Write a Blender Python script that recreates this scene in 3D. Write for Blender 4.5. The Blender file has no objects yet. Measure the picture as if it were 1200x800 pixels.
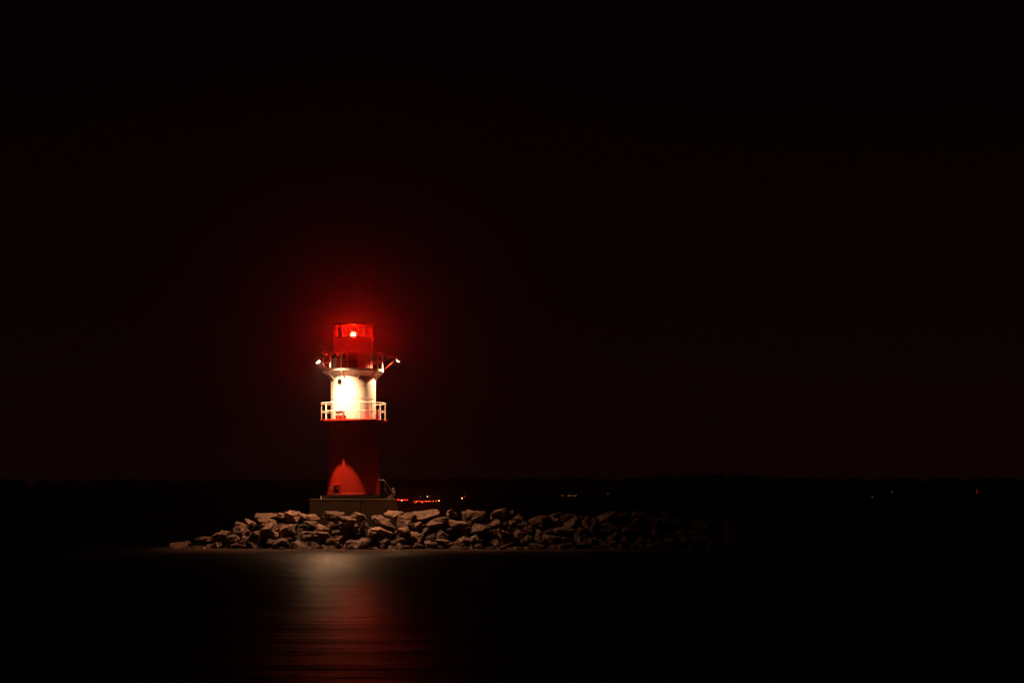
import bpy, bmesh, math, random
from mathutils import Vector, Matrix, Euler, noise

R_ = math.radians
sc = bpy.context.scene
COL = sc.collection
random.seed(7)

# ------------------------------------------------------------------ layout
D = 140.0            # metres from the camera to the lighthouse
S = 16.3             # photo pixels per metre at that distance
F = S * D            # focal length in photo pixels (1200 wide)
CAMZ = 3.1
HOR = 590.0
LX = (414 - 600) / F * D          # lighthouse axis
LY = D
TURN = math.atan2(-LX, LY)        # turns the lighthouse's front to the viewer
ZB = 2.42                         # level the lighthouse stands on


def px(x, y, Y):
    return Vector(((x - 600) / F * Y, Y, CAMZ + (HOR - y) / F * Y))


def zl(y):            # photo row -> height above the lighthouse base
    return CAMZ + (HOR - y) / S - ZB


# ------------------------------------------------------------------ materials
def new_mat(name):
    m = bpy.data.materials.new(name)
    m.use_nodes = True
    nt = m.node_tree
    return m, nt, nt.nodes['Principled BSDF']


def nn(nt, t, **kw):
    n = nt.nodes.new(t)
    for k, v in kw.items():
        setattr(n, k, v)
    return n


def worn(name, c1, c2, rough=0.5, scale=3.0, bump=0.1, spec=0.4, streak=1.0, metal=0.0, c3=None):
    """A painted or mineral surface: two tones of noise, a third for stains, a fine bump."""
    m, nt, p = new_mat(name)
    tc = nn(nt, 'ShaderNodeTexCoord')
    mp = nn(nt, 'ShaderNodeMapping')
    mp.inputs['Scale'].default_value = (1, 1, streak)
    nt.links.new(tc.outputs['Object'], mp.inputs['Vector'])
    n1 = nn(nt, 'ShaderNodeTexNoise')
    n1.inputs['Scale'].default_value = scale
    n1.inputs['Detail'].default_value = 6
    n1.inputs['Roughness'].default_value = 0.65
    nt.links.new(mp.outputs[0], n1.inputs['Vector'])
    r = nn(nt, 'ShaderNodeValToRGB')
    r.color_ramp.elements[0].position = 0.36
    r.color_ramp.elements[1].position = 0.66
    r.color_ramp.elements[0].color = (*c1, 1)
    r.color_ramp.elements[1].color = (*c2, 1)
    nt.links.new(n1.outputs['Fac'], r.inputs['Fac'])
    out = r.outputs['Color']
    if c3:
        n3 = nn(nt, 'ShaderNodeTexNoise')
        n3.inputs['Scale'].default_value = scale * 2.7
        n3.inputs['Detail'].default_value = 8
        nt.links.new(mp.outputs[0], n3.inputs['Vector'])
        r3 = nn(nt, 'ShaderNodeValToRGB')
        r3.color_ramp.elements[0].position = 0.58
        r3.color_ramp.elements[1].position = 0.72
        nt.links.new(n3.outputs['Fac'], r3.inputs['Fac'])
        mx = nn(nt, 'ShaderNodeMix', data_type='RGBA')
        nt.links.new(r3.outputs['Color'], mx.inputs[0])
        nt.links.new(out, mx.inputs[6])
        mx.inputs[7].default_value = (*c3, 1)
        out = mx.outputs[2]
    nt.links.new(out, p.inputs['Base Color'])
    p.inputs['Roughness'].default_value = rough
    p.inputs['Specular IOR Level'].default_value = spec
    p.inputs['Metallic'].default_value = metal
    n2 = nn(nt, 'ShaderNodeTexNoise')
    n2.inputs['Scale'].default_value = scale * 9
    n2.inputs['Detail'].default_value = 5
    nt.links.new(tc.outputs['Object'], n2.inputs['Vector'])
    b = nn(nt, 'ShaderNodeBump')
    b.inputs['Strength'].default_value = bump
    b.inputs['Distance'].default_value = 0.05
    nt.links.new(n2.outputs['Fac'], b.inputs['Height'])
    nt.links.new(b.outputs[0], p.inputs['Normal'])
    return m


def lamp_mat(name, col, strength):
    m, nt, p = new_mat(name)
    p.inputs['Base Color'].default_value = (0.02, 0.02, 0.02, 1)
    p.inputs['Emission Color'].default_value = (*col, 1)
    p.inputs['Emission Strength'].default_value = strength
    return m


M = {}
BEACON = 3800
M['white'] = worn('white_paint', (.47, .46, .42), (.55, .54, .50), .5, 1.2, .04, streak=.25, c3=(.38, .35, .30))
M['red'] = worn('red_paint', (.34, .014, .006), (.44, .019, .008), .55, 1.1, .05, .2, streak=.25, c3=(.24, .013, .008))
M['red_rail'] = worn('red_rail_paint', (.40, .022, .014), (.48, .03, .02), .4, 4, .05)
M['white_rail'] = worn('white_rail_paint', (.62, .6, .55), (.74, .73, .7), .4, 4, .05)
M['concrete'] = worn('concrete', (.18, .135, .085), (.24, .18, .115), .95, 1.6, .12, .08, c3=(.12, .09, .055))
M['steel'] = worn('galvanised_steel', (.30, .30, .29), (.42, .41, .40), .5, 6, .05, .5, metal=.6)
M['dark'] = worn('dark_steel', (.022, .02, .02), (.035, .03, .028), .55, 5, .05)
M['pane'] = worn('dark_window_pane', (.004, .003, .003), (.007, .005, .004), .25, 5, .0, .3)
M['lantern_bar'] = worn('lantern_frame_paint', (.022, .018, .016), (.035, .028, .026), .45, 5, .05)
M['glazing_bar'] = worn('glazing_bar_paint', (.10, .06, .05), (.16, .10, .08), .4, 5, .05)
M['halo_glow'] = lamp_mat('amber_halo', (1.0, .17, .012), 2.6)
M['red_lamp'] = lamp_mat('red_beacon_light', (1.0, .0075, .003), BEACON)
M['flood_lens'] = lamp_mat('floodlight_lens', (1.0, .54, .27), 32)


def rock_mat():
    m, nt, p = new_mat('breakwater_rock')
    tc = nn(nt, 'ShaderNodeTexCoord')
    oi = nn(nt, 'ShaderNodeObjectInfo')
    geo = nn(nt, 'ShaderNodeNewGeometry')
    n1 = nn(nt, 'ShaderNodeTexNoise')
    n1.inputs['Scale'].default_value = 2.6
    n1.inputs['Detail'].default_value = 9
    n1.inputs['Roughness'].default_value = .68
    nt.links.new(tc.outputs['Object'], n1.inputs['Vector'])
    r = nn(nt, 'ShaderNodeValToRGB')
    e = r.color_ramp.elements
    e[0].position = .33
    e[0].color = (.10, .058, .043, 1)
    e[1].position = .70
    e[1].color = (.52, .30, .215, 1)
    k = e.new(.52)
    k.color = (.30, .172, .125, 1)
    nt.links.new(n1.outputs['Fac'], r.inputs['Fac'])
    # each stone a little lighter or darker than the next
    ma = nn(nt, 'ShaderNodeMapRange')
    ma.inputs[3].default_value = .5
    ma.inputs[4].default_value = 1.25
    nt.links.new(oi.outputs['Random'], ma.inputs[0])
    mul = nn(nt, 'ShaderNodeMix', data_type='RGBA', blend_type='MULTIPLY')
    mul.inputs[0].default_value = 1
    nt.links.new(r.outputs['Color'], mul.inputs[6])
    nt.links.new(ma.outputs[0], mul.inputs[7])
    # wet and weed-dark below the splash line (a stain of the stone, by height above the water)
    sep = nn(nt, 'ShaderNodeSeparateXYZ')
    nt.links.new(geo.outputs['Position'], sep.inputs[0])
    n3 = nn(nt, 'ShaderNodeTexNoise')
    n3.inputs['Scale'].default_value = .9
    n3.inputs['Detail'].default_value = 4
    nt.links.new(geo.outputs['Position'], n3.inputs['Vector'])
    ad = nn(nt, 'ShaderNodeMath', operation='MULTIPLY_ADD')
    nt.links.new(n3.outputs['Fac'], ad.inputs[0])
    ad.inputs[1].default_value = 1.5
    nt.links.new(sep.outputs['Z'], ad.inputs[2])
    wet = nn(nt, 'ShaderNodeMapRange')
    wet.inputs[1].default_value = 1.25
    wet.inputs[2].default_value = 2.0
    wet.inputs[3].default_value = 1
    wet.inputs[4].default_value = 0
    nt.links.new(ad.outputs[0], wet.inputs[0])
    dk = nn(nt, 'ShaderNodeMix', data_type='RGBA', blend_type='MULTIPLY')
    nt.links.new(wet.outputs[0], dk.inputs[0])
    nt.links.new(mul.outputs[2], dk.inputs[6])
    dk.inputs[7].default_value = (.62, .6, .58, 1)
    nt.links.new(dk.outputs[2], p.inputs['Base Color'])
    ro = nn(nt, 'ShaderNodeMapRange')
    ro.inputs[3].default_value = .85
    ro.inputs[4].default_value = .2
    nt.links.new(wet.outputs[0], ro.inputs[0])
    nt.links.new(ro.outputs[0], p.inputs['Roughness'])
    p.inputs['Specular IOR Level'].default_value = .5
    n2 = nn(nt, 'ShaderNodeTexNoise')
    n2.inputs['Scale'].default_value = 7
    n2.inputs['Detail'].default_value = 9
    n2.inputs['Roughness'].default_value = .7
    nt.links.new(tc.outputs['Object'], n2.inputs['Vector'])
    vo = nn(nt, 'ShaderNodeTexVoronoi', feature='DISTANCE_TO_EDGE')
    vo.inputs['Scale'].default_value = 3.2
    nt.links.new(tc.outputs['Object'], vo.inputs['Vector'])
    vr = nn(nt, 'ShaderNodeMapRange')
    vr.inputs[2].default_value = .06
    nt.links.new(vo.outputs['Distance'], vr.inputs[0])
    sm = nn(nt, 'ShaderNodeMath', operation='MULTIPLY_ADD')
    nt.links.new(vr.outputs[0], sm.inputs[0])
    sm.inputs[1].default_value = .25
    nt.links.new(n2.outputs['Fac'], sm.inputs[2])
    b = nn(nt, 'ShaderNodeBump')
    b.inputs['Strength'].default_value = 1.0
    b.inputs['Distance'].default_value = .22
    nt.links.new(sm.outputs[0], b.inputs['Height'])
    nt.links.new(b.outputs[0], p.inputs['Normal'])
    return m


M['rock'] = rock_mat()


# ------------------------------------------------------------------ mesh helpers
def box(bm, c, size, rot=None):
    mat = Matrix.Translation(Vector(c)) @ (rot.to_4x4() if rot else Matrix()) @ Matrix.Diagonal((*size, 1))
    return bmesh.ops.create_cube(bm, size=1, matrix=mat)['verts']


def tube(bm, a, b, r, n=8, r2=None):
    a, b = Vector(a), Vector(b)
    d = b - a
    q = d.to_track_quat('Z', 'Y').to_matrix().to_4x4()
    bmesh.ops.create_cone(bm, cap_ends=True, segments=n, radius1=r, radius2=r if r2 is None else r2,
                          depth=d.length, matrix=Matrix.Translation((a + b) / 2) @ q)


def lathe(bm, prof, n=64, closed=False):
    rings = []
    for (r, z) in prof:
        rings.append([bm.verts.new((r * math.cos(2 * math.pi * i / n), r * math.sin(2 * math.pi * i / n), z)) for i in range(n)])
    m = len(rings)
    for k in range(m if closed else m - 1):
        a, b = rings[k], rings[(k + 1) % m]
        for i in range(n):
            j = (i + 1) % n
            bm.faces.new((a[i], a[j], b[j], b[i]))
    if not closed:
        if prof[0][0] > 1e-4:
            bm.faces.new(list(reversed(rings[0])))
        if prof[-1][0] > 1e-4:
            bm.faces.new(rings[-1])


def hoop(bm, R, z, r, n=64, k=8):
    prof = [(R + r * math.cos(2 * math.pi * i / k), z + r * math.sin(2 * math.pi * i / k)) for i in range(k)]
    lathe(bm, prof, n, closed=True)


def obj(name, bm, mat, parent=None, smooth=None, bevel=0):
    bmesh.ops.recalc_face_normals(bm, faces=bm.faces[:])
    me = bpy.data.meshes.new(name)
    bm.to_mesh(me)
    bm.free()
    if smooth is not None:
        me.polygons.foreach_set('use_smooth', [True] * len(me.polygons))
        me.set_sharp_from_angle(angle=R_(smooth))
    o = bpy.data.objects.new(name, me)
    COL.objects.link(o)
    if isinstance(mat, (list, tuple)):
        for k in mat:
            me.materials.append(k)
    else:
        me.materials.append(mat)
    if parent:
        o.parent = parent
    if bevel:
        md = o.modifiers.new('bevel', 'BEVEL')
        md.width = bevel
        md.segments = 2
        md.limit_method = 'ANGLE'
    return o


def tag(o, label=None, cat=None, group=None, kind=None):
    if label:
        o['label'] = label
    if cat:
        o['category'] = cat
    if group:
        o['group'] = group
    if kind:
        o['kind'] = kind
    return o


def thing(name, label, cat, loc, rz=0, group=None):
    o = bpy.data.objects.new(name, None)
    COL.objects.link(o)
    o.location = loc
    o.rotation_euler = (0, 0, rz)
    o.empty_display_size = .3
    return tag(o, label, cat, group)


B = bmesh.new


def pol(R, a, z):                # azimuth a in degrees, 0 = towards the viewer, + = to the right
    return Vector((R * math.sin(R_(a)), -R * math.cos(R_(a)), z))


# ------------------------------------------------------------------ lighthouse
LH = thing('lighthouse', 'red and white lighthouse with a red beacon burning on the rock breakwater', 'lighthouse',
           (LX, LY, ZB), TURN)

# concrete plinth, cast in two bays with a joint between
zt = zl(585.3)
bm = B()
for xa, xb in ((-3.065, .52), (.57, 3.065)):
    box(bm, ((xa + xb) / 2, 0, (zt - .9) / 2), (xb - xa, 5.7, zt + .9))
plinth = obj('plinth', bm, M['concrete'], LH, bevel=.03)
bm = B()
box(bm, (0, 0, zt + .0185), (6.135, 5.705, .037))
obj('coping', bm, M['concrete'], plinth, bevel=.012)
# round base slab of the tower
bm = B()
zs = zl(579.8)
lathe(bm, [(2.22, zt + .038), (2.22, zs - .06), (2.28, zs - .055), (2.28, zs), (0, zs)], 72)
obj('base_slab', bm, M['dark'], LH, smooth=30)

# red lower tower
z2 = zl(493)
bm = B()
lathe(bm, [(1.915, zs), (1.915, zs + .10), (1.885, zs + .12), (1.80, zs + 1.6), (1.74, zs + 3.2), (1.665, z2 - .16), (1.665, z2 - .14)], 96)
tower = obj('lower_tower', bm, M['red'], LH, smooth=30)
bm = B()
for zz, rr in ((zs + 3.2, 1.744),):
    hoop(bm, rr, zz, .012, 96, 6)
obj('weld_seam', bm, M['red'], tower, smooth=60)

# service hatch at the foot of the tower
bm = B()
az = -38
rr = 1.90
fr = Matrix.Rotation(R_(az), 3, 'Z')
hatch = None
zc = (zl(567.5) + zs) / 2
hh = zl(567.5) - zs
for dx, dz, sx, sz in ((-.29, 0, .07, hh), (.29, 0, .07, hh), (0, hh / 2 - .045, .51, .09), (0, -hh / 2 + .03, .51, .06)):
    c = fr @ Vector((dx, -rr, 0))
    box(bm, (c.x, c.y, zc + dz + .004), (sx, .18, sz), fr)
hatch = obj('door', bm, M['red_rail'], LH, bevel=.008)
bm = B()
c = fr @ Vector((0, -rr + .01, 0))
box(bm, (c.x, c.y, zc + .17), (.5, .1, hh * .42), fr)
obj('door_panel', bm, M['red'], hatch, bevel=.006)
bm = B()
c = fr @ Vector((0, -rr + .02, 0))
box(bm, (c.x, c.y, zc - .19), (.5, .06, hh * .46), fr)
for k in range(5):
    box(bm, (c.x, c.y, zc - .33 + k * .07), (.5, .11, .018), fr @ Matrix.Rotation(R_(35), 3, 'X'))
obj('door_louvre', bm, M['dark'], hatch)
bm = B()
c = fr @ Vector((.1, -rr - .06, 0))
tube(bm, (c.x, c.y, zc + .10), (c.x, c.y, zc + .25), .02)
obj('door_handle', bm, M['steel'], hatch)
bm = B()
p0 = pol(1.93, -52, zl(571.5))
box(bm, p0, (.16, .1, .16), Matrix.Rotation(R_(-52), 3, 'Z'))
tube(bm, p0 - Vector((0, 0, .02)), pol(1.95, -52, zs), .022)
obj('junction_box', bm, M['steel'], LH, bevel=.01)

# conduit running up the right side of the lower tower
bm = B()
tube(bm, pol(1.95, 82, zs), pol(1.72, 82, z2 - .4), .035)
for k in range(6):
    t = (k + .5) / 6
    box(bm, pol(1.94 - .22 * t, 82, zs + t * (z2 - .4 - zs)), (.06, .13, .04))
obj('cable_conduit', bm, M['red'], LH, smooth=40)


def gallery(name, zf, Rg, thick, cone_r, cone_dz, mat_floor, mat_rail, rail_h, Rp, off, notch=False):
    """A ring gallery: floor plate with its rim, cone soffit, gussets, hand rails and posts."""
    bm = B()
    lathe(bm, [(cone_r - .02, zf - thick), (Rg - .03, zf - thick), (Rg, zf - thick + .02), (Rg, zf), (Rg - .03, zf + .012), (cone_r - .25, zf + .012), (cone_r - .25, zf - thick)], 384, closed=True)
    for v in bm.verts if notch else ():       # notch added so a sliver of floodlight reaches the tower
        an = math.degrees(math.atan2(v.co.x, -v.co.y))
        if abs(an + 23.5) < 1.3 and math.hypot(v.co.x, v.co.y) > Rg - .05:
            v.co.x *= (Rg - .055) / Rg
            v.co.y *= (Rg - .055) / Rg
    g = obj(name, bm, mat_floor, LH, smooth=30)
    bm = B()
    for h, r in ((rail_h, .032), (rail_h * .5, .026)):
        hoop(bm, Rp, zf + h, r, 96, 8)
    obj('hand_rail', bm, mat_rail, g, smooth=60)
    for k in range(16):
        a = off + 22.5 * k
        bm = B()
        tube(bm, pol(Rp, a, zf + .012), pol(Rp, a, zf + rail_h), .030)
        box(bm, pol(Rp, a, zf + .02), (.13, .13, .02), Matrix.Rotation(R_(a), 3, 'Z'))
        obj('rail_post', bm, mat_rail, g, smooth=40)
    return g


# lower gallery and white drum
zlg = zl(492.3)
g1 = gallery('lower_gallery', zlg, 2.43, .13, 1.66, 0, M['red'], M['white_rail'], zl(472.8) - zlg, 2.33, 11.25, notch=True)
for k in range(12):
    bm = B()
    a = 15 + 30 * k
    m0 = Matrix.Rotation(R_(a), 3, 'Z')
    vs = []
    for (r, z) in ((1.655, zlg - .135), (2.38, zlg - .135), (2.38, zlg - .2), (1.655, zlg - .62)):
        for s in (-.02, .02):
            vs.append(bm.verts.new(m0 @ Vector((s, -r, z))))
    for i in range(4):
        j = (i + 1) % 4
        bm.faces.new((vs[2 * i], vs[2 * i + 1], vs[2 * j + 1], vs[2 * j]))
    bm.faces.new([vs[i] for i in (0, 2, 4, 6)])
    bm.faces.new([vs[i] for i in (7, 5, 3, 1)])
    obj('gusset', bm, M['red'], g1)
zug = zl(433.4)
bm = B()
zd = zlg + .014
lathe(bm, [(1.605, zd), (1.605, zug - .42), (1.60, zug - .40), (1.60, zug - .15)], 96)
drum = obj('white_drum', bm, M['white'], LH, smooth=30)
bm = B()
for zz in (zd + .02, zl(453), zd + 1.5):
    hoop(bm, 1.606, zz, .014, 96, 6)
obj('weld_seam', bm, M['white'], drum, smooth=60)
# porthole
bm = B()
az = -36.0
ctr = pol(1.605, az, zl(448.7))
frm = Matrix.Rotation(R_(az), 4, 'Z') @ Matrix.Rotation(R_(90), 4, 'X')
mw = Matrix.Translation(ctr) @ frm
bmesh.ops.create_cone(bm, cap_ends=True, segments=32, radius1=.205, radius2=.205, depth=.07, matrix=mw)
port = obj('porthole', bm, M['pane'], LH, smooth=40)
bm = B()
hoop(bm, .225, 0, .024, 32, 8)
bmesh.ops.transform(bm, matrix=Matrix.Translation(ctr + pol(.03, az, 0)) @ frm, verts=bm.verts)
obj('porthole_rim', bm, M['white'], port, smooth=60)
# white equipment box with red legs on the lower gallery
bm = B()
az = -29.0
mr = Matrix.Rotation(R_(az), 3, 'Z')
c = pol(1.93, az, zlg)
box(bm, c + Vector((0, 0, .50)), (.60, .34, .44), mr)
cab = obj('equipment_box', bm, M['white'], LH, bevel=.02)
bm = B()
for s in (-1, 1):
    q = mr @ Vector((s * .27, -.06, 0))
    box(bm, c + q + Vector((0, 0, .135)), (.09, .26, .245), mr)
q = mr @ Vector((0, -.06, 0))
box(bm, c + q + Vector((0, 0, .225)), (.45, .26, .10), mr)
obj('stand', bm, M['red_rail'], cab, bevel=.01)
bm = B()
q = mr @ Vector((.30, -.10, 0))
tube(bm, c + q + Vector((0, 0, .3)), c + q + Vector((0, 0, .95)), .025)
obj('vent_pipe', bm, M['white'], cab, smooth=40)
# red and white locker to the right behind the rail
bm = B()
box(bm, pol(1.78, 78, zlg + .40), (.09, .12, .72), Matrix.Rotation(R_(72), 3, 'Z'))
lk = obj('cable_locker', bm, M['red_rail'], LH, bevel=.02)
bm = B()
box(bm, pol(1.86, 78, zlg + .50), (.08, .02, .50), Matrix.Rotation(R_(72), 3, 'Z'))
obj('locker_door', bm, M['white'], lk, bevel=.005)

# upper gallery: floor, cone soffit with ribs
g2 = gallery('upper_gallery', zug, 2.17, .16, 1.6, .5, M['white'], M['red_rail'], zl(414.6) - zug, 2.10, 11.25)
bm = B()
lathe(bm, [(1.606, zl(441.5)), (2.12, zug - .162), (1.58, zug - .162), (1.58, zl(441.5))], 96, closed=True)
cone = obj('cone_soffit', bm, M['white'], g2, smooth=30)
for k in range(10):
    bm = B()
    a = -23 + 36 * k
    m0 = Matrix.Rotation(R_(a), 3, 'Z')
    vs = []
    for (r, z) in ((1.60, zl(440.5)), (1.60, zl(446)), (2.15, zug - .23), (2.15, zug - .163)):
        for s in (-.02, .02):
            vs.append(bm.verts.new(m0 @ Vector((s, -r, z))))
    for i in range(4):
        j = (i + 1) % 4
        bm.faces.new((vs[2 * i], vs[2 * i + 1], vs[2 * j + 1], vs[2 * j]))
    bm.faces.new([vs[i] for i in (0, 2, 4, 6)])
    bm.faces.new([vs[i] for i in (7, 5, 3, 1)])
    obj('rib', bm, M['white'], g2)

# red upper drum
ZLAMP = zl(392)
zrim = ZLAMP - .30
bm = B()
lathe(bm, [(1.38, zug + .013), (1.38, zl(412.6)), (1.405, zl(412.4)), (1.405, zrim - .05), (1.44, zrim - .05), (1.44, zrim), (0, zrim - .02)], 96)
ud = obj('upper_drum', bm, M['red'], LH, smooth=30)
bm = B()
fr = Matrix.Rotation(R_(-6), 3, 'Z')
for dx, dz, sx, sz in ((-.36, .55, .05, 1.1), (.36, .55, .05, 1.1), (0, 1.125, .77, .05)):
    c = fr @ Vector((dx, -1.385, 0))
    box(bm, (c.x, c.y, zug + .03 + dz), (sx, .12, sz), fr)
od = obj('access_door', bm, M['red'], LH, bevel=.006)
bm = B()
c = fr @ Vector((0, -1.36, 0))
box(bm, (c.x, c.y, zug + .03 + .55), (.66, .10, 1.08), fr)
obj('door_leaf', bm, M['red'], od, bevel=.006)
bm = B()
c = fr @ Vector((-.26, -1.44, 0))
tube(bm, (c.x, c.y, zug + .5), (c.x, c.y, zug + .68), .018)
obj('door_handle', bm, M['steel'], od)
# switch cabinets standing on the upper gallery
for a, w, h, dp in ((-55, .20, .78, .2), (16, .12, .48, .14)):
    bm = B()
    box(bm, pol(1.58, a, zug + .015 + h / 2), (w, dp, h), Matrix.Rotation(R_(a), 3, 'Z'))
    sb = obj('switch_cabinet', bm, M['red'] if a > 0 else M['white'], LH, bevel=.012)
    bm = B()
    box(bm, pol(1.58, a, zug + .015 + h + .02), (w + .05, dp + .05, .03), Matrix.Rotation(R_(a), 3, 'Z'))
    obj('cabinet_lid', bm, M['red_rail'], sb, bevel=.006)

# lantern cage: rim, upright bars, top ring, roof louvres
ztop = zl(380.9)
bm = B()
hoop(bm, 1.42, zrim + .02, .035, 96, 8)
lan = obj('lantern', bm, M['lantern_bar'], LH, smooth=60)
for k in range(16):
    a = 11.25 + 22.5 * k
    bm = B()
    box(bm, pol(1.42, a, (zrim + ztop) / 2 + .01), (.05, .13, ztop - zrim - .02), Matrix.Rotation(R_(a), 3, 'Z'))
    obj('lantern_bar', bm, M['glazing_bar'], lan, bevel=.006)
bm = B()
lathe(bm, [(1.36, ztop - .06), (1.47, ztop - .06), (1.47, ztop), (1.36, ztop)], 96, closed=True)
obj('top_ring', bm, M['lantern_bar'], lan, smooth=30)
bm = B()
lathe(bm, [(1.44, ztop + .003), (1.44, ztop + .03), (.5, ztop + .11), (.12, ztop + .13), (0, ztop + .13)], 64)
obj('lantern_roof', bm, M['lantern_bar'], lan, smooth=30)
# the light itself, on a pedestal
bm = B()
bmesh.ops.create_icosphere(bm, subdivisions=2, radius=.155, matrix=Matrix.Translation((0, 0, ZLAMP)))
obj('beacon_lamp', bm, M['red_lamp'], LH, smooth=180)
for z0, z1, ra, rb in ((.10, .215, .235, .13), (-.205, -.10, .13, .235)):  # glowing rings added to imitate the yellow halo around the lamp
    bm = B()
    lathe(bm, [(ra, ZLAMP + z0), (rb, ZLAMP + z1), (rb - .05, ZLAMP + z1), (ra - .05, ZLAMP + z0)], 32, closed=True)
    obj('halo_ring', bm, M['halo_glow'], LH, smooth=40)
bm = B()
lathe(bm, [(.16, zrim - .02), (.16, zrim + .03), (.055, zrim + .05), (.055, ZLAMP - .125), (0, ZLAMP - .125)], 20)
obj('lamp_pedestal', bm, M['dark'], LH, smooth=30)

# three floodlights on brackets outside the upper gallery
FL = []
FLOODS = [(-24, 3.42, -8, 146), (98, 3.27, 23, 128), (-129, 3.3, 27, 138)]   # azimuth, reach, inward tilt, cone
zf = zl(421.3)
for a, Rl, t2, cone_deg in FLOODS:
    bm = B()
    head = pol(Rl, a, zf)
    bp = pol(2.10, a, 0)
    zarm = zl(416.6)
    for s in (-1, 1):
        o_ = pol(.10, a + 90 * s, 0)
        tube(bm, pol(2.10, a, zarm) + o_, pol(Rl - .02, a, zarm + .0) + o_ * .4, .024)
    tube(bm, pol(2.13, a, zl(423.5)), pol(Rl - .35, a, zarm - .02), .022)
    tube(bm, pol(2.17, a, zl(433.5)), pol(Rl - .05, a, zf + .22), .016)
    tube(bm, pol(2.5, a, zarm), pol(2.5, a, zarm - .22), .02)
    br = obj('floodlight_bracket', bm, M['red_rail'], LH, smooth=40)
    bm = B()
    tube(bm, pol(2.10, a, zug + .012), pol(2.10, a, zarm + .03), .05)
    obj('bracket_post', bm, M['white_rail'], br, smooth=40)
    # housing: a short drum open towards the tower and down
    tilt = 38
    axis = (-pol(1, a, 0) * math.sin(R_(tilt)) + Vector((0, 0, -math.cos(R_(tilt))))).normalized()
    q = axis.to_track_quat('Z', 'Y').to_matrix().to_4x4()
    bm = B()
    lathe(bm, [(.02, -.17), (.10, -.16), (.17, -.07), (.19, .06), (.172, .06), (.155, -.06), (.02, -.10)], 28)
    bmesh.ops.transform(bm, matrix=Matrix.Translation(head) @ q, verts=bm.verts)
    obj('lamp_housing', bm, M['dark'], br, smooth=40)
    bm = B()
    lathe(bm, [(.158, .018), (.135, .045), (.085, .07), (.0, .078)], 24)
    bmesh.ops.transform(bm, matrix=Matrix.Translation(head) @ q, verts=bm.verts)
    obj('lamp_lens', bm, M['flood_lens'], br, smooth=60)
    bm = B()
    tube(bm, pol(Rl - .02, a, zarm), head - axis * .17, .022)
    obj('lamp_arm', bm, M['red_rail'], br)
    ld = bpy.data.lights.new('floodlight', 'SPOT')
    ld.energy = 12500 if a == -24 else 5200 if a == 98 else 3000
    ld.color = (1.0, .505, .25)
    ld.shadow_soft_size = .07
    ld.spot_size = R_(cone_deg)
    ld.spot_blend = 1.0 if a == -24 else .5
    lo = bpy.data.objects.new('floodlight', ld)
    COL.objects.link(lo)
    lo.parent = br
    lo.location = head + axis * .16
    ax2 = (-pol(1, a, 0) * math.sin(R_(t2)) + Vector((0, 0, -math.cos(R_(t2))))).normalized()
    lo.rotation_euler = (-ax2).to_track_quat('Z', 'Y').to_euler()
    FL.append(lo)

# small vane by the left floodlight, seen as a red speck
bm = B()
e0 = pol(2.10, -118, zug + .02)
tube(bm, pol(2.12, -129, zl(416)), pol(2.75, -129, zl(411.2)), .018)
box(bm, pol(2.80, -129, zl(411)), (.22, .12, .1))
obj('wind_sensor', bm, M['red_rail'], LH, bevel=.01)

# steel hand rail and steps leaving the base slab on the right
bm = B()
zs0 = zl(579.8)
pA = Vector((1.88, .25, 0))
pB = Vector((2.26, .25, 0))
for z in (zl(562.3), zl(571.8)):
    tube(bm, (pA.x - .05, pA.y, z), (pB.x, pB.y, z), .028)
tube(bm, (pB.x, pB.y, zs0 - .3), (pB.x, pB.y, zl(562.3)), .03)
low = Vector((2.86, .55, 0))
tube(bm, (pB.x, pB.y, zl(562.8)), (low.x, low.y, zl(578)), .026)
tube(bm, (pB.x, pB.y, zl(572.4)), (low.x, low.y, zl(584)), .018)
tube(bm, (low.x, low.y, zt), (low.x, low.y, zl(578)), .026)
hr = obj('stair_rail', bm, M['steel'], LH, smooth=40)
bm = B()
for k in range(2):
    box(bm, (2.50 + .2 * k, .55 + .1 * k, zs0 - .13 - .13 * k), (.22, .7, .04))
obj('stair_tread', bm, M['steel'], hr)
# ladder rung pipe at the plinth's right corner
bm = B()
tube(bm, (3.12, -2.78, -.3), (3.12, -2.78, zt - .42), .045)
box(bm, (3.12, -2.78, zt - .24), (.10, .10, .10))
obj('drain_pipe', bm, M['white'], LH, smooth=40)
# small white post at the left of the slab
bm = B()
tube(bm, (-2.30, -.35, zt + .03), (-2.30, -.35, zl(581.3)), .04)
obj('corner_stud', bm, M['white'], LH)

# pale box on the plinth by the stair
bx = thing('tool_box', 'small pale box with a lid on the plinth behind the stair rail', 'box', (0, 0, 0))
bx.parent = None
wm = Matrix.Translation((LX, LY, ZB)) @ Matrix.Rotation(TURN, 4, 'Z')
bx.location = wm @ Vector((2.52, -.25, zt + .037))
bx.rotation_euler = (0, 0, .5)
bm = B()
box(bm, (0, 0, .085), (.26, .18, .17))
obj('body', bm, M['white'], bx, bevel=.01)
bm = B()
box(bm, (0, 0, .185), (.28, .20, .03))
obj('lid', bm, M['white'], bx, bevel=.008)


# ------------------------------------------------------------------ the breakwater
AX = LX - 1.3          # where the round head begins
BX = 75.0
PLAT, TOE = 3.9, 7.4
TOPZ = 2.36


def md(x, y):
    dx = 0.0
    if x < AX:
        dx = (AX - x) * .60
    return math.hypot(dx, y - LY)


def mh(x, y):
    d = md(x, y)
    if d <= PLAT:
        return TOPZ
    t = (d - PLAT) / (TOE - PLAT)
    return TOPZ - (TOPZ + .25) * t - .12 * math.sin(math.pi * min(t, 1.0))


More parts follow.
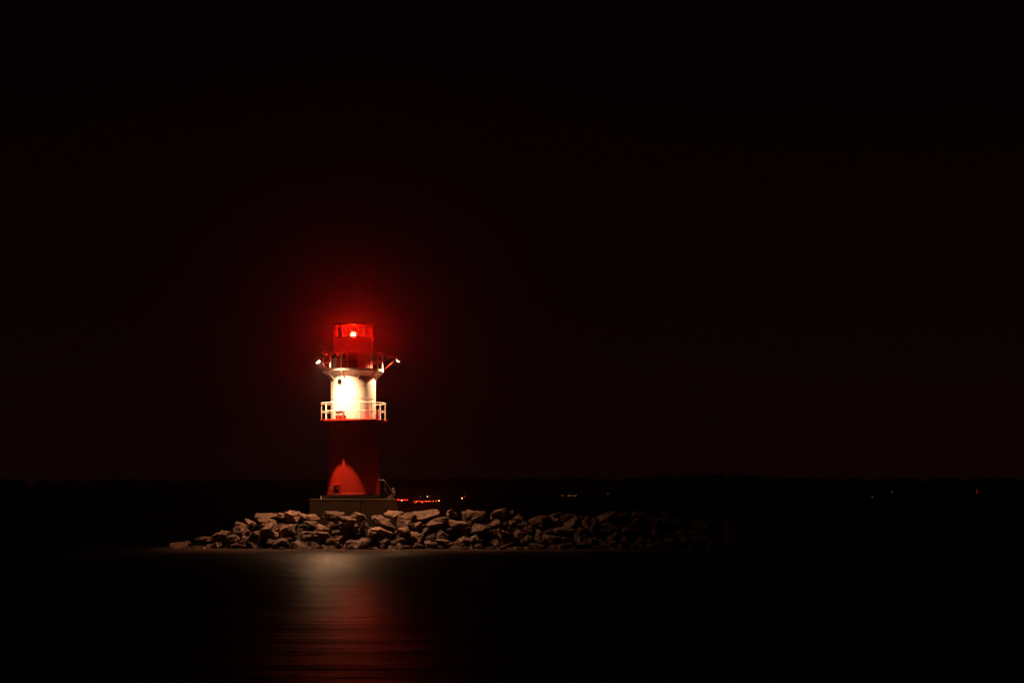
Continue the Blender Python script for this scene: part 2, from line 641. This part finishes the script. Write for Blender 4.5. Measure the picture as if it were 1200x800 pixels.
bm = B()
nx, ny = 260, 56
x0, x1, y0, y1 = AX - 17, BX, LY - 10.5, LY + 10.5
g = [[None] * ny for _ in range(nx)]
for i in range(nx):
    for j in range(ny):
        x = x0 + (x1 - x0) * i / (nx - 1)
        y = y0 + (y1 - y0) * j / (ny - 1)
        h = mh(x, y)
        h = max(h, -1.2)
        h += .26 * noise.fractal(Vector((x * .8, y * .8, 3)), 1, 2, 4) - .85
        g[i][j] = bm.verts.new((x, y, h))
for i in range(nx - 1):
    for j in range(ny - 1):
        bm.faces.new((g[i][j], g[i + 1][j], g[i + 1][j + 1], g[i][j + 1]))
M['rubble'] = worn('rubble_core', (.012, .009, .008), (.03, .023, .02), .9, 2.5, .8, .2)
mound = obj('breakwater_mound', bm, M['rubble'], smooth=180)
tag(mound, kind='structure')


def rock_mesh(seed, style):
    rnd = random.Random(seed)
    bm = B()
    n = rnd.randint(11, 17)
    for _ in range(n):
        v = Vector((rnd.uniform(-1, 1), rnd.uniform(-1, 1), rnd.uniform(-1, 1)))
        m_ = max(abs(v.x), abs(v.y), abs(v.z))
        v = v / m_ if style == 'block' else v.normalized() * rnd.uniform(.85, 1.05)
        v = Vector((v.x * rnd.uniform(.78, 1), v.y * rnd.uniform(.78, 1), v.z * rnd.uniform(.7, 1)))
        bm.verts.new(v)
    r = bmesh.ops.convex_hull(bm, input=bm.verts[:])
    bmesh.ops.delete(bm, geom=[e for e in r['geom_interior'] if isinstance(e, bmesh.types.BMVert)], context='VERTS')
    bmesh.ops.dissolve_limit(bm, angle_limit=R_(14), verts=bm.verts[:], edges=bm.edges[:])
    bmesh.ops.bevel(bm, geom=bm.edges[:], offset=.05, segments=1, affect='EDGES', clamp_overlap=True)
    bmesh.ops.triangulate(bm, faces=bm.faces[:])
    for _ in range(5):
        es = [e for e in bm.edges if e.calc_length() > .12]
        if not es:
            break
        bmesh.ops.subdivide_edges(bm, edges=es, cuts=1)
        bmesh.ops.triangulate(bm, faces=bm.faces[:])
    off = Vector((seed * 7.3, seed * 3.1, seed * 1.7))
    bm.normal_update()
    strat = Vector((rnd.uniform(-.25, .25), rnd.uniform(-.25, .25), 1)).normalized()
    for v in bm.verts:
        p = v.co
        d = .09 * noise.fractal(p * 1.3 + off, 1, 2, 3) + .085 * noise.fractal(p * 3.6 + off, 1, 2, 4)
        # bedding: shelves broken out of the stone
        s = (p.dot(strat) * 4.5 + noise.noise(p * 1.5 + off) * 1.2)
        d += .055 * (abs((s % 1.0) - .5) * 2 - .5)
        d -= .10 * max(0, noise.noise(p * 2.1 + off * 2) - .25)
        v.co = p + v.normal * d
    me_o = obj('boulder_source', bm, M['rock'], smooth=28)
    me = me_o.data
    bpy.data.objects.remove(me_o)
    me.name = 'boulder'
    return me


RM = [rock_mesh(k + 1, 'block' if k % 3 else 'round') for k in range(26)]
ROCKS = []


def ground_at(xp, yp):
    """The point of the breakwater's near slope seen at a photo pixel."""
    Y = LY - TOE - 1.5
    while Y < LY + 1:
        P = px(xp, yp, Y)
        if mh(P.x, P.y) >= P.z:
            return P
        Y += .05
    return px(xp, yp, LY - PLAT + .6)


def put_rock(P, size, rotv, mesh, label, group, name='boulder', cat='boulder'):
    o = bpy.data.objects.new(name, mesh)
    COL.objects.link(o)
    o.location = P
    o.scale = size
    o.rotation_euler = rotv
    tag(o, label, cat, group)
    return o


# stones that stand out in the photograph: centre x, y, width, height (photo pixels), roll, yaw, mesh, label
HERO = [
    (403, 615, 31, 22, 6, 20, 2, 'large rounded pale boulder left of centre below the plinth, biggest in the pile'),
    (447, 612, 41, 14, 16, -12, 0, 'long flat slab sloping down to the right under the plinth\'s right face'),
    (447, 624, 31, 15, 4, 8, 4, 'blocky grey-brown boulder directly under the long sloping slab'),
    (412, 637, 30, 12, -18, 15, 7, 'tilted wet boulder at the waterline below the large rounded one'),
    (473, 611, 21, 13, 12, -25, 1, 'pitted boulder touching the right end of the long sloping slab'),
    (499, 604, 35, 11, -6, 5, 10, 'broad flat boulder on the crest below the row of red shore lights'),
    (519, 610, 28, 12, 5, 0, 13, 'squat boulder with a black shaded front under the broad flat crest one'),
    (530, 602, 20, 15, 24, 30, 3, 'pointed boulder standing up on the crest right of the broad flat one'),
    (556, 606, 29, 17, 3, -10, 16, 'big square-cut boulder on the crest below the lone far red light'),
    (588, 601, 25, 9, -3, 0, 19, 'thin slab lying flat on the skyline of the breakwater'),
    (540, 615, 29, 10, 14, 12, 22, 'low wedge-shaped boulder below the big square-cut crest one'),
    (580, 613, 24, 16, 8, -14, 6, 'upright angular boulder just under the thin skyline slab'),
    (591, 626, 18, 23, -38, 10, 9, 'steeply tilted slab leaning below the upright angular boulder'),
    (510, 614, 27, 9, 4, 20, 25, 'narrow flat boulder beneath the squat black-fronted one'),
    (472, 623, 24, 12, -5, -8, 12, 'dark flat-topped boulder right of the blocky grey-brown one'),
    (506, 638, 24, 10, 10, 0, 15, 'smooth low boulder at the waterline below the narrow flat one'),
    (343, 605, 29, 15, -4, 14, 18, 'layered boulder crowning the pile left of the plinth'),
    (370, 606, 28, 9, 4, -5, 21, 'flat pale boulder at the foot of the plinth\'s left corner'),
    (361, 615, 26, 11, -8, 16, 24, 'ledge-like boulder overhanging a black gap left of the plinth'),
    (392, 604, 27, 10, 2, 0, 5, 'smooth slab tucked against the plinth\'s left face'),
    (374, 621, 24, 10, 14, -18, 8, 'triangular boulder above the wide knobbly one left of centre'),
    (370, 629, 38, 14, -3, 6, 11, 'wide knobbly boulder low in the pile left of the large rounded one'),
    (341, 622, 24, 14, 16, 22, 14, 'dark wedge boulder below the layered crowning one'),
    (317, 625, 24, 18, -12, -20, 17, 'rough boulder with glittering wet top on the left part of the pile'),
    (297, 627, 19, 16, 20, 10, 20, 'steep rough boulder left of the glittering wet-topped one'),
    (328, 637, 19, 10, -10, 0, 23, 'small bright wet boulder at the waterline left of the wide knobbly one'),
    (349, 639, 20, 8, 3, 12, 1, 'low flat boulder at the waterline below the wide knobbly one'),
    (258, 628, 18, 12, -14, 0, 4, 'egg-shaped boulder near the left tip of the breakwater'),
    (280, 616, 20, 12, -16, 18, 7, 'brown boulder on the left sloping skyline of the pile'),
    (236, 634, 28, 12, -6, 0, 2, 'domed boulder half swallowed by foam at the left tip'),
    (209, 640, 22, 8, -4, 10, 10, 'lowest outlying boulder in the foam, farthest out from the lighthouse'),
    (636, 611, 33, 20, 12, -14, 13, 'tall dim boulder on the crest where the floodlight begins to fade'),
    (697, 620, 13, 13, 30, 20, 16, 'upright boulder with one lit edge in the dim right part of the pile'),
    (749, 614, 19, 14, -10, 0, 19, 'last faintly lit round boulder before the breakwater goes dark'),
    (391, 634, 16, 8, 10, -20, 22, 'small wet stone between two boulders at the waterline below the plinth'),
    (427, 616, 13, 17, 30, 0, 3, 'narrow upright stone wedged between the large rounded boulder and the long slab'),
    (478, 603, 26, 9, -5, 8, 6, 'pale flat boulder by the plinth\'s right corner'),
    (420, 603, 22, 9, -10, -10, 9, 'small light-topped boulder against the middle of the plinth'),
]
placed = []
for i, (cx, cy, w, h, roll, yaw, mi, lab) in enumerate(HERO):
    P = ground_at(cx, cy + 2)
    Y = P.y
    sx, sz = w / F * Y / 2 * 1.04, h / F * Y / 2 * 1.12
    sy = (sx + sz) / 2 * 1.0
    P = px(cx, cy, Y + sy * .35)
    put_rock(P, (sx, sy, sz), (R_(random.uniform(8, 30)), R_(roll), R_(yaw)), RM[mi % len(RM)], lab, 'boulders of the breakwater')
    placed.append((P.x, P.z, sx, sz))

# the stones between and behind them
ZONES = []


def zone(xp, row):
    where = ('at the left tip of the pile' if xp < 300 else
             'left of and below the plinth' if xp < 398 else
             'in the bright middle of the pile' if xp < 470 else
             'right of the plinth below the far red lights' if xp < 560 else
             'in the fading right part of the pile' if xp < 680 else
             'in the dark far right part of the pile')
    kind = ('small wet waterline boulder', 'rough dark lower boulder', 'angular brown boulder midway up the slope',
            'angular boulder high on the slope', 'flat crest boulder')[row]
    return f'{kind} {where}', f'boulders {where}, {("waterline", "lower", "middle", "upper", "crest")[row]} row'


rnd = random.Random(21)
rowsY = [644, 634, 624, 614, 604]
for row, yy in enumerate(rowsY):
    xp = 205 if row == 0 else (236, 252, 275, 300)[row - 1]
    while xp < 845:
        w = rnd.uniform(13, 31) if row else rnd.uniform(9, 22)
        h = rnd.uniform(9, 16) if row else rnd.uniform(5, 10)
        cx = xp + w * .45
        cy = yy + rnd.uniform(-3.5, 3.5)
        if row == 4:
            cy += 2.0
            h = rnd.uniform(8, 13)
        if row == 0:
            cy = 641.5 + rnd.uniform(-3.5, 4.0) - (2 if cx < 300 else 0)
        P = ground_at(cx, cy)
        Y = P.y
        xp += w * .80
        if row and mh(P.x, P.y) < -.1:
            continue
        if row == 4 and 366 < cx < 464:
            Y = min(Y, LY - 3.7)
        sx, sz = w / F * Y / 2 * 1.08, h / F * Y / 2 * 1.15
        sy = (sx + sz) / 2 * 1.1
        Q = px(cx, cy, Y + sy * .55)
        near = [a for a in placed if abs(a[0] - Q.x) < (a[2] + sx) * .62 and abs(a[1] - Q.z) < (a[3] + sz) * .62]
        if near:
            # covered by a stone in front: keep it, but deeper and smaller, as filling
            Q = px(cx, cy, Y + sy * 1.1)
            sx, sy, sz = sx * .85, sy * .85, sz * .85
            if len(near) > 1:
                continue
        lab, grp = zone(cx, row)
        put_rock(Q, (sx, sy, sz), (R_(rnd.uniform(-8, 38)), R_(rnd.uniform(-24, 24)), R_(rnd.uniform(-60, 60)) if sx / sz < 1.6 else R_(rnd.uniform(-30, 30))),
                 RM[rnd.randrange(len(RM))], lab, grp)

# smaller stones lodged in the gaps, and a few awash in front
for _ in range(46):
    cx = rnd.uniform(250, 770)
    cy = rnd.uniform(606 if cx > 330 else 620, 640)
    P = ground_at(cx, cy)
    a = rnd.uniform(.28, .5)
    Q = px(cx, cy, P.y + .25)
    put_rock(Q, (a, a * rnd.uniform(.7, 1), a * rnd.uniform(.5, .8)), [rnd.uniform(-3, 3) for _ in range(3)], RM[rnd.randrange(len(RM))],
             'small filler stone lodged in a gap between the big boulders', 'filler stones in the gaps', 'stone', 'stone')
for _ in range(24):
    cx = rnd.uniform(215, 640)
    a = rnd.uniform(.22, .55)
    Y = LY - TOE - rnd.uniform(-.2, 1.5)
    put_rock(Vector((px(cx, 640, Y).x, Y, rnd.uniform(-.12, .06))), (a, a * .8, a * rnd.uniform(.35, .6)), (rnd.uniform(-.4, .4), rnd.uniform(-.4, .4), rnd.uniform(0, 6)),
             RM[rnd.randrange(len(RM))], 'low wet stone awash in the surf in front of the boulder pile', 'stones awash in the surf', 'stone', 'stone')

# beyond the lit stretch the breakwater goes on to the right as one dark heap of stones
bm = B()
rnd = random.Random(5)
for row, (yy, dd) in enumerate(zip((0.1, .6, 1.2, 1.75, 2.2), (7.2, 6.5, 5.7, 4.9, 4.0))):
    x = px(838, 620, 134).x
    while x < BX - 1:
        a = rnd.uniform(.55, 1.0)
        tmp = bmesh.new()
        tmp.from_mesh(RM[rnd.randrange(len(RM))])
        if len(tmp.verts) > 260:
            bmesh.ops.dissolve_limit(tmp, angle_limit=R_(16), verts=tmp.verts[:], edges=tmp.edges[:])
            bmesh.ops.triangulate(tmp, faces=tmp.faces[:])
        mm = Matrix.Translation((x, LY - dd + .3, yy)) @ Euler((rnd.uniform(-.4, .4), rnd.uniform(-.4, .4), rnd.uniform(0, 6.3))).to_matrix().to_4x4() @ Matrix.Diagonal((a, a * .85, a * .58, 1))
        bmesh.ops.transform(tmp, matrix=mm, verts=tmp.verts)
        t_me = bpy.data.meshes.new('tmp')
        tmp.to_mesh(t_me)
        tmp.free()
        bm.from_mesh(t_me)
        bpy.data.meshes.remove(t_me)
        x += a * 1.45
rr_ = obj('riprap', bm, M['rock'], smooth=38)
tag(rr_, 'unlit far stretch of the breakwater\'s boulders running off to the right', 'boulders', kind='stuff')


# ------------------------------------------------------------------ person by the stair, standing behind the plinth's right corner
def person():
    base = wm @ Vector((2.96, 3.25, 0))
    top = CAMZ + (HOR - 570.8) / F * (base.y)
    H = 1.72
    root = thing('person', 'person in a dark jacket and light-brown cap standing at the foot of the lighthouse stairs', 'person',
                 (base.x, base.y, top - H), TURN + R_(-70))
    V, E, Rr = [], [], []

    def add(p, r, par=None):
        V.append(p)
        Rr.append(r)
        if par is not None:
            E.append((par, len(V) - 1))
        return len(V) - 1
    pel = add((0, 0, .93), (.15, .115))
    wa = add((0, .01, 1.10), (.14, .105), pel)
    ch = add((0, .015, 1.30), (.165, .12), wa)
    nk0 = add((0, .01, 1.43), (.075, .07), ch)
    nk = add((0, -.005, 1.50), (.052, .052), nk0)
    hd = add((0, -.03, 1.585), (.078, .09), nk)
    hd2 = add((0, -.03, 1.665), (.07, .083), hd)
    for s in (-1, 1):
        sh = add((s * .19, .01, 1.40), (.06, .06), ch)
        el = add((s * .25, -.03, 1.13), (.044, .044), sh)
        wr = add((s * .22, -.24, 1.02), (.028, .03), el)
        pm = add((s * .215, -.31, 1.00), (.034, .020), wr)
        for f in range(4):
            k1 = add((s * .215 + (f - 1.5) * .020, -.385 + abs(f - 1.4) * .006, .992), (.009, .009), pm)
            k2 = add((s * .215 + (f - 1.5) * .021, -.415 + abs(f - 1.4) * .008, .968), (.008, .008), k1)
        t1 = add((s * .215 - s * .045, -.325, .985), (.010, .010), pm)
        add((s * .215 - s * .05, -.355, .965), (.009, .009), t1)
        hp = add((s * .095, 0, .86), (.095, .095), pel)
        kn = add((s * .11, -.015, .49), (.06, .062), hp)
        an = add((s * .115, .02, .09), (.04, .042), kn)
        add((s * .125, -.13, .035), (.04, .032), an)
    me = bpy.data.meshes.new('body')
    me.from_pydata(V, E, [])
    o = bpy.data.objects.new('body', me)
    COL.objects.link(o)
    o.parent = root
    md_ = o.modifiers.new('skin', 'SKIN')
    md_.use_smooth_shade = True
    for i, r in enumerate(Rr):
        me.skin_vertices[0].data[i].radius = r
    me.skin_vertices[0].data[0].use_root = True
    sb = o.modifiers.new('sub', 'SUBSURF')
    sb.levels = sb.render_levels = 2
    # bake so that clothing can take its shape
    dg = bpy.context.evaluated_depsgraph_get()
    me2 = bpy.data.meshes.new_from_object(o.evaluated_get(dg))
    o.modifiers.clear()
    o.data = me2
    skin = worn('skin', (.42, .26, .19), (.48, .3, .22), .55, 8, .05)
    me2.materials.clear()
    me2.materials.append(skin)

    def cloth(name, test, mat, puff):
        bm = B()
        bm.from_mesh(me2)
        bm.normal_update()
        bmesh.ops.delete(bm, geom=[f for f in bm.faces if not test(f.calc_center_median())], context='FACES')
        for v in bm.verts:
            v.co += v.normal * (puff + .006 * noise.noise(v.co * 14))
        bmesh.ops.solidify(bm, geom=bm.faces[:], thickness=.006)
        return obj(name, bm, mat, root, smooth=80)
    cloth('jacket', lambda c: .84 < c.z < 1.50 and (c.y > -.25 or c.z > 1.2), worn('dark_jacket', (.05, .035, .03), (.085, .06, .05), .8, 9, .3), .022)
    cloth('trousers', lambda c: .09 < c.z < .95 and abs(c.x) < .19 and c.y > -.2, worn('grey_trousers', (.08, .065, .055), (.13, .105, .09), .85, 9, .3), .012)
    cloth('shoes', lambda c: c.z < .10, M['dark'], .01)
    cloth('cap', lambda c: c.z > 1.63 or (c.z > 1.55 and c.y > .0), worn('brown_cap', (.30, .16, .08), (.38, .2, .1), .8, 12, .2), .012)
    # face
    bm = B()
    for s in (-1, 1):
        bmesh.ops.create_uvsphere(bm, u_segments=10, v_segments=8, radius=.012, matrix=Matrix.Translation((s * .032, -.112, 1.61)))
    obj('eyes', bm, M['dark'], root, smooth=80)
    bm = B()
    bmesh.ops.create_cone(bm, cap_ends=True, segments=8, radius1=.016, radius2=.006, depth=.05, matrix=Matrix.Translation((0, -.122, 1.585)) @ Matrix.Rotation(R_(-18), 4, 'X'))
    obj('nose', bm, skin, root, smooth=80)
    bm = B()
    box(bm, (0, -.112, 1.548), (.05, .012, .008))
    obj('mouth', bm, worn('lips', (.3, .12, .1), (.34, .14, .11), .5), root)
    return root


person()


# ------------------------------------------------------------------ water
def water_mat():
    m, nt, p = new_mat('sea_water')
    out = nt.nodes['Material Output']
    L = nt.links.new
    p.inputs['Base Color'].default_value = (.0015, .002, .0022, 1)
    p.inputs['IOR'].default_value = 1.33
    geo = nn(nt, 'ShaderNodeNewGeometry')

    def noise_tex(sx, sy, scale, det, rough=.55):
        mp = nn(nt, 'ShaderNodeMapping')
        mp.inputs['Scale'].default_value = (sx, sy, 1)
        L(geo.outputs['Position'], mp.inputs['Vector'])
        t = nn(nt, 'ShaderNodeTexNoise')
        t.inputs['Scale'].default_value = scale
        t.inputs['Detail'].default_value = det
        t.inputs['Roughness'].default_value = rough
        L(mp.outputs[0], t.inputs['Vector'])
        return t.outputs['Fac']

    def math_(op, a, b=None, c=None, clamp=False):
        n = nn(nt, 'ShaderNodeMath', operation=op, use_clamp=clamp)
        for i, v in enumerate((a, b, c)):
            if v is None:
                continue
            if isinstance(v, (int, float)):
                n.inputs[i].default_value = v
            else:
                L(v, n.inputs[i])
        return n.outputs[0]

    swell = noise_tex(.10, .42, 1.0, 3)
    rip = noise_tex(.35, 1.5, 1.0, 4)
    rip2 = noise_tex(.9, 3.6, 1.0, 3)
    hsum = math_('MULTIPLY_ADD', rip2, .12, math_('MULTIPLY_ADD', rip, .34, swell))
    bp = nn(nt, 'ShaderNodeBump')
    bp.inputs['Strength'].default_value = 1.0
    bp.inputs['Distance'].default_value = .40
    L(hsum, bp.inputs['Height'])
    L(bp.outputs[0], p.inputs['Normal'])
    sy = nn(nt, 'ShaderNodeSeparateXYZ')
    L(geo.outputs['Position'], sy.inputs[0])
    rg = nn(nt, 'ShaderNodeMapRange', interpolation_type='SMOOTHSTEP')
    rg.inputs[1].default_value = 32
    rg.inputs[2].default_value = 62
    rg.inputs[3].default_value = .42
    rg.inputs[4].default_value = .27
    L(sy.outputs['Y'], rg.inputs[0])
    L(rg.outputs[0], p.inputs['Roughness'])

    # white water: the surf the long exposure smears along the foot of the stones
    sep = nn(nt, 'ShaderNodeSeparateXYZ')
    L(geo.outputs['Position'], sep.inputs[0])
    dx = math_('MULTIPLY', math_('MAXIMUM', math_('SUBTRACT', AX, sep.outputs['X']), 0.0), .60)
    dx = math_('ADD', dx, math_('MULTIPLY', math_('MAXIMUM', math_('SUBTRACT', dx, 5.6), 0.0), 3.0))
    dyf = math_('SUBTRACT', LY, sep.outputs['Y'])
    dy = math_('SUBTRACT', math_('ABSOLUTE', dyf), math_('MULTIPLY', math_('MAXIMUM', math_('SUBTRACT', dyf, TOE), 0.0), .45))
    d = math_('SQRT', math_('ADD', math_('MULTIPLY', dx, dx), math_('MULTIPLY', dy, dy)))
    wob = noise_tex(.10, .25, 1.0, 4)
    d = math_('ADD', d, math_('MULTIPLY_ADD', wob, 4.5, -2.25))
    near = nn(nt, 'ShaderNodeMapRange', interpolation_type='SMOOTHERSTEP')
    near.inputs[1].default_value = TOE - 1.5
    near.inputs[2].default_value = TOE + 13
    near.inputs[3].default_value = 1
    near.inputs[4].default_value = 0
    L(d, near.inputs[0])
    st = noise_tex(.06, .8, 1.0, 6, .6)
    st2 = nn(nt, 'ShaderNodeMapRange')
    st2.inputs[1].default_value = .30
    st2.inputs[2].default_value = .70
    st2.inputs[3].default_value = .45
    st2.inputs[4].default_value = 1.1
    L(st, st2.inputs[0])
    pw = math_('POWER', near.outputs[0], 2.6)
    fac = math_('MULTIPLY', math_('MULTIPLY', pw, st2.outputs[0]), .17, clamp=True)
    reflect_dim = nn(nt, 'ShaderNodeBsdfDiffuse')  # dark matte share mixed in to weaken the water's reflections
    reflect_dim.inputs['Color'].default_value = (.004, .004, .004, 1)
    body = nn(nt, 'ShaderNodeMixShader')
    body.inputs[0].default_value = .75
    L(p.outputs[0], body.inputs[1])
    L(reflect_dim.outputs[0], body.inputs[2])
    foam = nn(nt, 'ShaderNodeBsdfDiffuse')
    foam.inputs['Color'].default_value = (.30, .18, .145, 1)  # pink tint stands in for reddish light on the foam
    mix = nn(nt, 'ShaderNodeMixShader')
    L(fac, mix.inputs[0])
    L(body.outputs[0], mix.inputs[1])
    L(foam.outputs[0], mix.inputs[2])
    L(mix.outputs[0], out.inputs['Surface'])
    return m


bm = B()
bmesh.ops.create_grid(bm, x_segments=1, y_segments=1, size=1, matrix=Matrix.Translation((0, 560, 0)) @ Matrix.Diagonal((900, 640, 1, 1)))
wt = obj('water', bm, water_mat())
tag(wt, kind='structure')

# ------------------------------------------------------------------ far shore
FS = 900.0
bm = B()
prof = [(FS - 30, -.5), (FS - 12, 1.2), (FS + 5, 2.0), (FS + 60, 2.6), (FS + 295, 2.5), (FS + 295, -1)]
xs = [-880 + 40 * i for i in range(45)]
rows = []
for x in xs:
    w = 12 * noise.noise(Vector((x * .01, 0, 0)))
    rows.append([bm.verts.new((x, y + (w if k < 3 else 0), z)) for k, (y, z) in enumerate(prof)])
for a, b in zip(rows, rows[1:]):
    for k in range(len(prof) - 1):
        bm.faces.new((a[k], b[k], b[k + 1], a[k + 1]))
M['land'] = worn('dune_ground', (.03, .03, .018), (.07, .06, .04), .95, .2, .2, .1)
sh = obj('far_shore', bm, M['land'])
tag(sh, kind='structure')

# the wood along it, one dark mass
M['leaf'] = worn('tree_foliage', (.03, .045, .018), (.07, .09, .035), .8, .3, .2, .2)
bm = B()
rnd = random.Random(3)
base = bmesh.new()
bmesh.ops.create_icosphere(base, subdivisions=2, radius=1)
bmesh.ops.subdivide_edges(base, edges=base.edges[:], cuts=1)
bv = [v.co.copy() for v in base.verts]
bf = [[v.index for v in f.verts] for f in base.faces]
base.free()
x = -640.0
while x < 640:
    xp = 600 + x / (FS + 40) * F
    top = 560.5 + 2.4 * noise.noise(Vector((xp * .012, 1, 0))) + 1.0 * noise.noise(Vector((xp * .05, 5, 0)))
    top -= 4.2 * math.exp(-((xp - 850) / 75) ** 2) + 1.2 * (xp / 1200)
    if xp < 380:
        top += 1.0
    Y = FS + 35 + rnd.uniform(0, 60)
    zt_ = CAMZ + (HOR - top) / F * Y + rnd.uniform(-1.2, .2)
    r = rnd.uniform(2.2, 3.8)
    c = Vector((x, Y, zt_ - r * 1.15))
    for (cc, rx, rz) in ((c, r, r * 1.15), (Vector((x + rnd.uniform(-2, 2), Y, c.z * .5 + 1)), r * 1.15, zt_ * .42)):
        off = Vector((rnd.uniform(0, 99), rnd.uniform(0, 99), 0))
        vs = []
        for v in bv:
            q = v * (1 + .38 * noise.fractal(v * 2.2 + off, 1, 2, 3))
            vs.append(bm.verts.new(cc + Vector((q.x * rx, q.y * rx, q.z * rz))))
        for f in bf:
            bm.faces.new([vs[i] for i in f])
    x += r * rnd.uniform(.35, .6)
tl = obj('treeline', bm, M['leaf'])
tag(tl, 'long low dark wood silhouetted along the far shore', 'wood', kind='stuff')

# lamps along the far shore
LM = {
    'red': lamp_mat('shore_light_red', (1, .018, .008), 6),
    'amber': lamp_mat('shore_light_amber', (1, .09, .02), 6.5),
    'hot': lamp_mat('shore_light_hot', (1, .26, .05), 13),
    'white': lamp_mat('shore_light_white', (1, .80, .62), 6),
    'dim': lamp_mat('shore_light_dim', (1, .33, .09), .3),
    'faint': lamp_mat('shore_light_faint', (1, .36, .10), .22),
    'dimred': lamp_mat('shore_light_dim_red', (1, .04, .02), .5),
}
G1 = 'red lamps bunched right beside the plinth on the far shore'
G2 = 'row of red-amber lamps along the far shore'
SH = []
for x in (465.9, 467.3, 468.7, 472.6, 474.4, 476.0, 477.4):
    SH.append((x, 585.4, 'red', .5, 'red lamp in the tight bunch just right of the plinth on the far shore', G1))
SH.append((470.8, 586.0, 'white', .42, 'single white lamp amid the tight bunch of red ones by the plinth', None))
for k, x in enumerate((485.5, 488.5, 490.9, 493.2, 496.5, 499.0)):
    SH.append((x, 587.0, 'amber' if k % 2 else 'red', .44, 'small reddish lamp in the left half of the shore row', G2 + ', left half'))
for k, x in enumerate((501.5, 504.1, 507.6, 511.2)):
    SH.append((x, 587.0 - .12 * k, 'amber', .44, 'orange lamp in the right half of the shore row', G2 + ', right half'))
SH.append((514.5, 586.4, 'hot', .5, 'brightest yellow-cored lamp ending the shore row on its right', None))
for x in (487.3, 494.9):
    SH.append((x, 588.3, 'amber', .5, 'lower lamp hanging just under the left half of the shore row', 'lower lamps under the shore row'))
SH.append((492.4, 581.8, 'dim', .6, 'dim brownish lamp above the left end of the shore row', None))
SH.append((500.7, 581.5, 'white', .32, 'pale pinkish lamp above the shore row, brighter of a close pair', None))
SH.append((503.2, 581.5, 'dim', .6, 'dull lamp on the right of the pale pair above the shore row', None))
SH.append((541.5, 583.4, 'hot', .5, 'lone bright yellow-red lamp on the far shore right of the row', None))
SH.append((544.3, 581.6, 'dimred', .7, 'faint red lamp just above the lone bright yellow-red one', None))
SH.append((658.7, 580.4, 'dim', .55, 'small amber lamp apart at the left of the distant amber cluster', None))
for x in (665.8, 667.6, 669.6, 673.2, 674.9):
    SH.append((x, 580.4, 'dim', .55, 'dim amber lamp in the short distant cluster over the breakwater', 'distant amber lamps'))
SH.append((712.5, 577.8, 'faint', .5, 'barely visible orange lamp right of the amber cluster', None))
SH.append((1022.2, 581.8, 'dim', .5, 'lower orange lamp of two isolated specks on the dark right shore', None))
SH.append((1045.3, 576.2, 'dim', .5, 'higher yellowish lamp of two isolated specks on the dark right shore', None))
for y in (574.3, 577.0):
    SH.append((1145.0, y, 'dimred', .5, ('upper' if y < 576 else 'lower') + ' of two faint red lamps one above the other at far right', None))
for x, y, k, dmt, lab, grp in SH:
    P = px(x, y, FS + 8)
    t = thing('shore_lamp', lab, 'lamp', (P.x, P.y, 2.0), 0, grp)
    hz = P.z - 2.0
    bm = B()
    tube(bm, (0, 0, -.1), (0, 0, hz - dmt * .45), .09, 8, .06)
    box(bm, (0, 0, hz + dmt * .5), (dmt * .9, dmt * .9, .06))
    obj('pole', bm, M['dark'], t)
    bm = B()
    bmesh.ops.create_icosphere(bm, subdivisions=1, radius=dmt / 2, matrix=Matrix.Translation((0, 0, hz)))
    obj('lamp_globe', bm, LM[k], t, smooth=180)

# ------------------------------------------------------------------ the air
m = bpy.data.materials.new('haze_air')
m.use_nodes = True
nt = m.node_tree
nt.nodes.remove(nt.nodes['Principled BSDF'])
pv = nn(nt, 'ShaderNodeVolumePrincipled')  # haze added to spread the beacon's light into a red halo
pv.inputs['Color'].default_value = (.92, .9, .9, 1)
pv.inputs['Density'].default_value = .0005
pv.inputs['Anisotropy'].default_value = .98
nt.links.new(pv.outputs[0], nt.nodes['Material Output'].inputs['Volume'])
bm = B()
box(bm, (0, 560, 20.5), (1840, 1320, 45))
hz_ = obj('haze', bm, m)
tag(hz_, kind='stuff')

# ------------------------------------------------------------------ sky: night over a town's red glow
w = bpy.data.worlds.new('World')
sc.world = w
w.use_nodes = True
nt = w.node_tree
bg = nt.nodes['Background']
tc = nn(nt, 'ShaderNodeTexCoord')
sp = nn(nt, 'ShaderNodeSeparateXYZ')
nt.links.new(tc.outputs['Generated'], sp.inputs[0])
rp = nn(nt, 'ShaderNodeValToRGB')
e = rp.color_ramp.elements
e[0].position = 0.0
e[0].color = (.0056, .0012, .0010, 1)
e[1].position = .26
e[1].color = (.0011, .0002, .00035, 1)
k = e.new(.10)
k.color = (.0032, .0006, .0006, 1)
nt.links.new(sp.outputs['Z'], rp.inputs['Fac'])
nt.links.new(rp.outputs['Color'], bg.inputs['Color'])
bg.inputs['Strength'].default_value = 1.0

# ------------------------------------------------------------------ camera and render settings
cd = bpy.data.cameras.new('camera')
cam = bpy.data.objects.new('camera', cd)
COL.objects.link(cam)
cam.location = (0, 0, CAMZ)
cam.rotation_euler = (R_(90), 0, 0)
cd.sensor_width = 36
cd.lens = 36 * F / 1200
cd.shift_y = (HOR - 400) / 1200
cd.clip_start = .5
cd.clip_end = 4000
sc.camera = cam

sc.render.engine = 'CYCLES'
cy = sc.cycles
cy.use_denoising = True
try:
    cy.denoiser = 'OPENIMAGEDENOISE'
except Exception:
    pass
cy.use_adaptive_sampling = False
cy.max_bounces = 6
cy.diffuse_bounces = 3
cy.glossy_bounces = 3
cy.volume_bounces = 0
cy.sample_clamp_indirect = 4
cy.sample_clamp_direct = 0
cy.caustics_reflective = False
cy.caustics_refractive = False
sc.view_settings.view_transform = 'Standard'
sc.view_settings.look = 'None'
sc.view_settings.exposure = 0
sc.view_settings.gamma = 1
sc.view_settings.use_curve_mapping = False
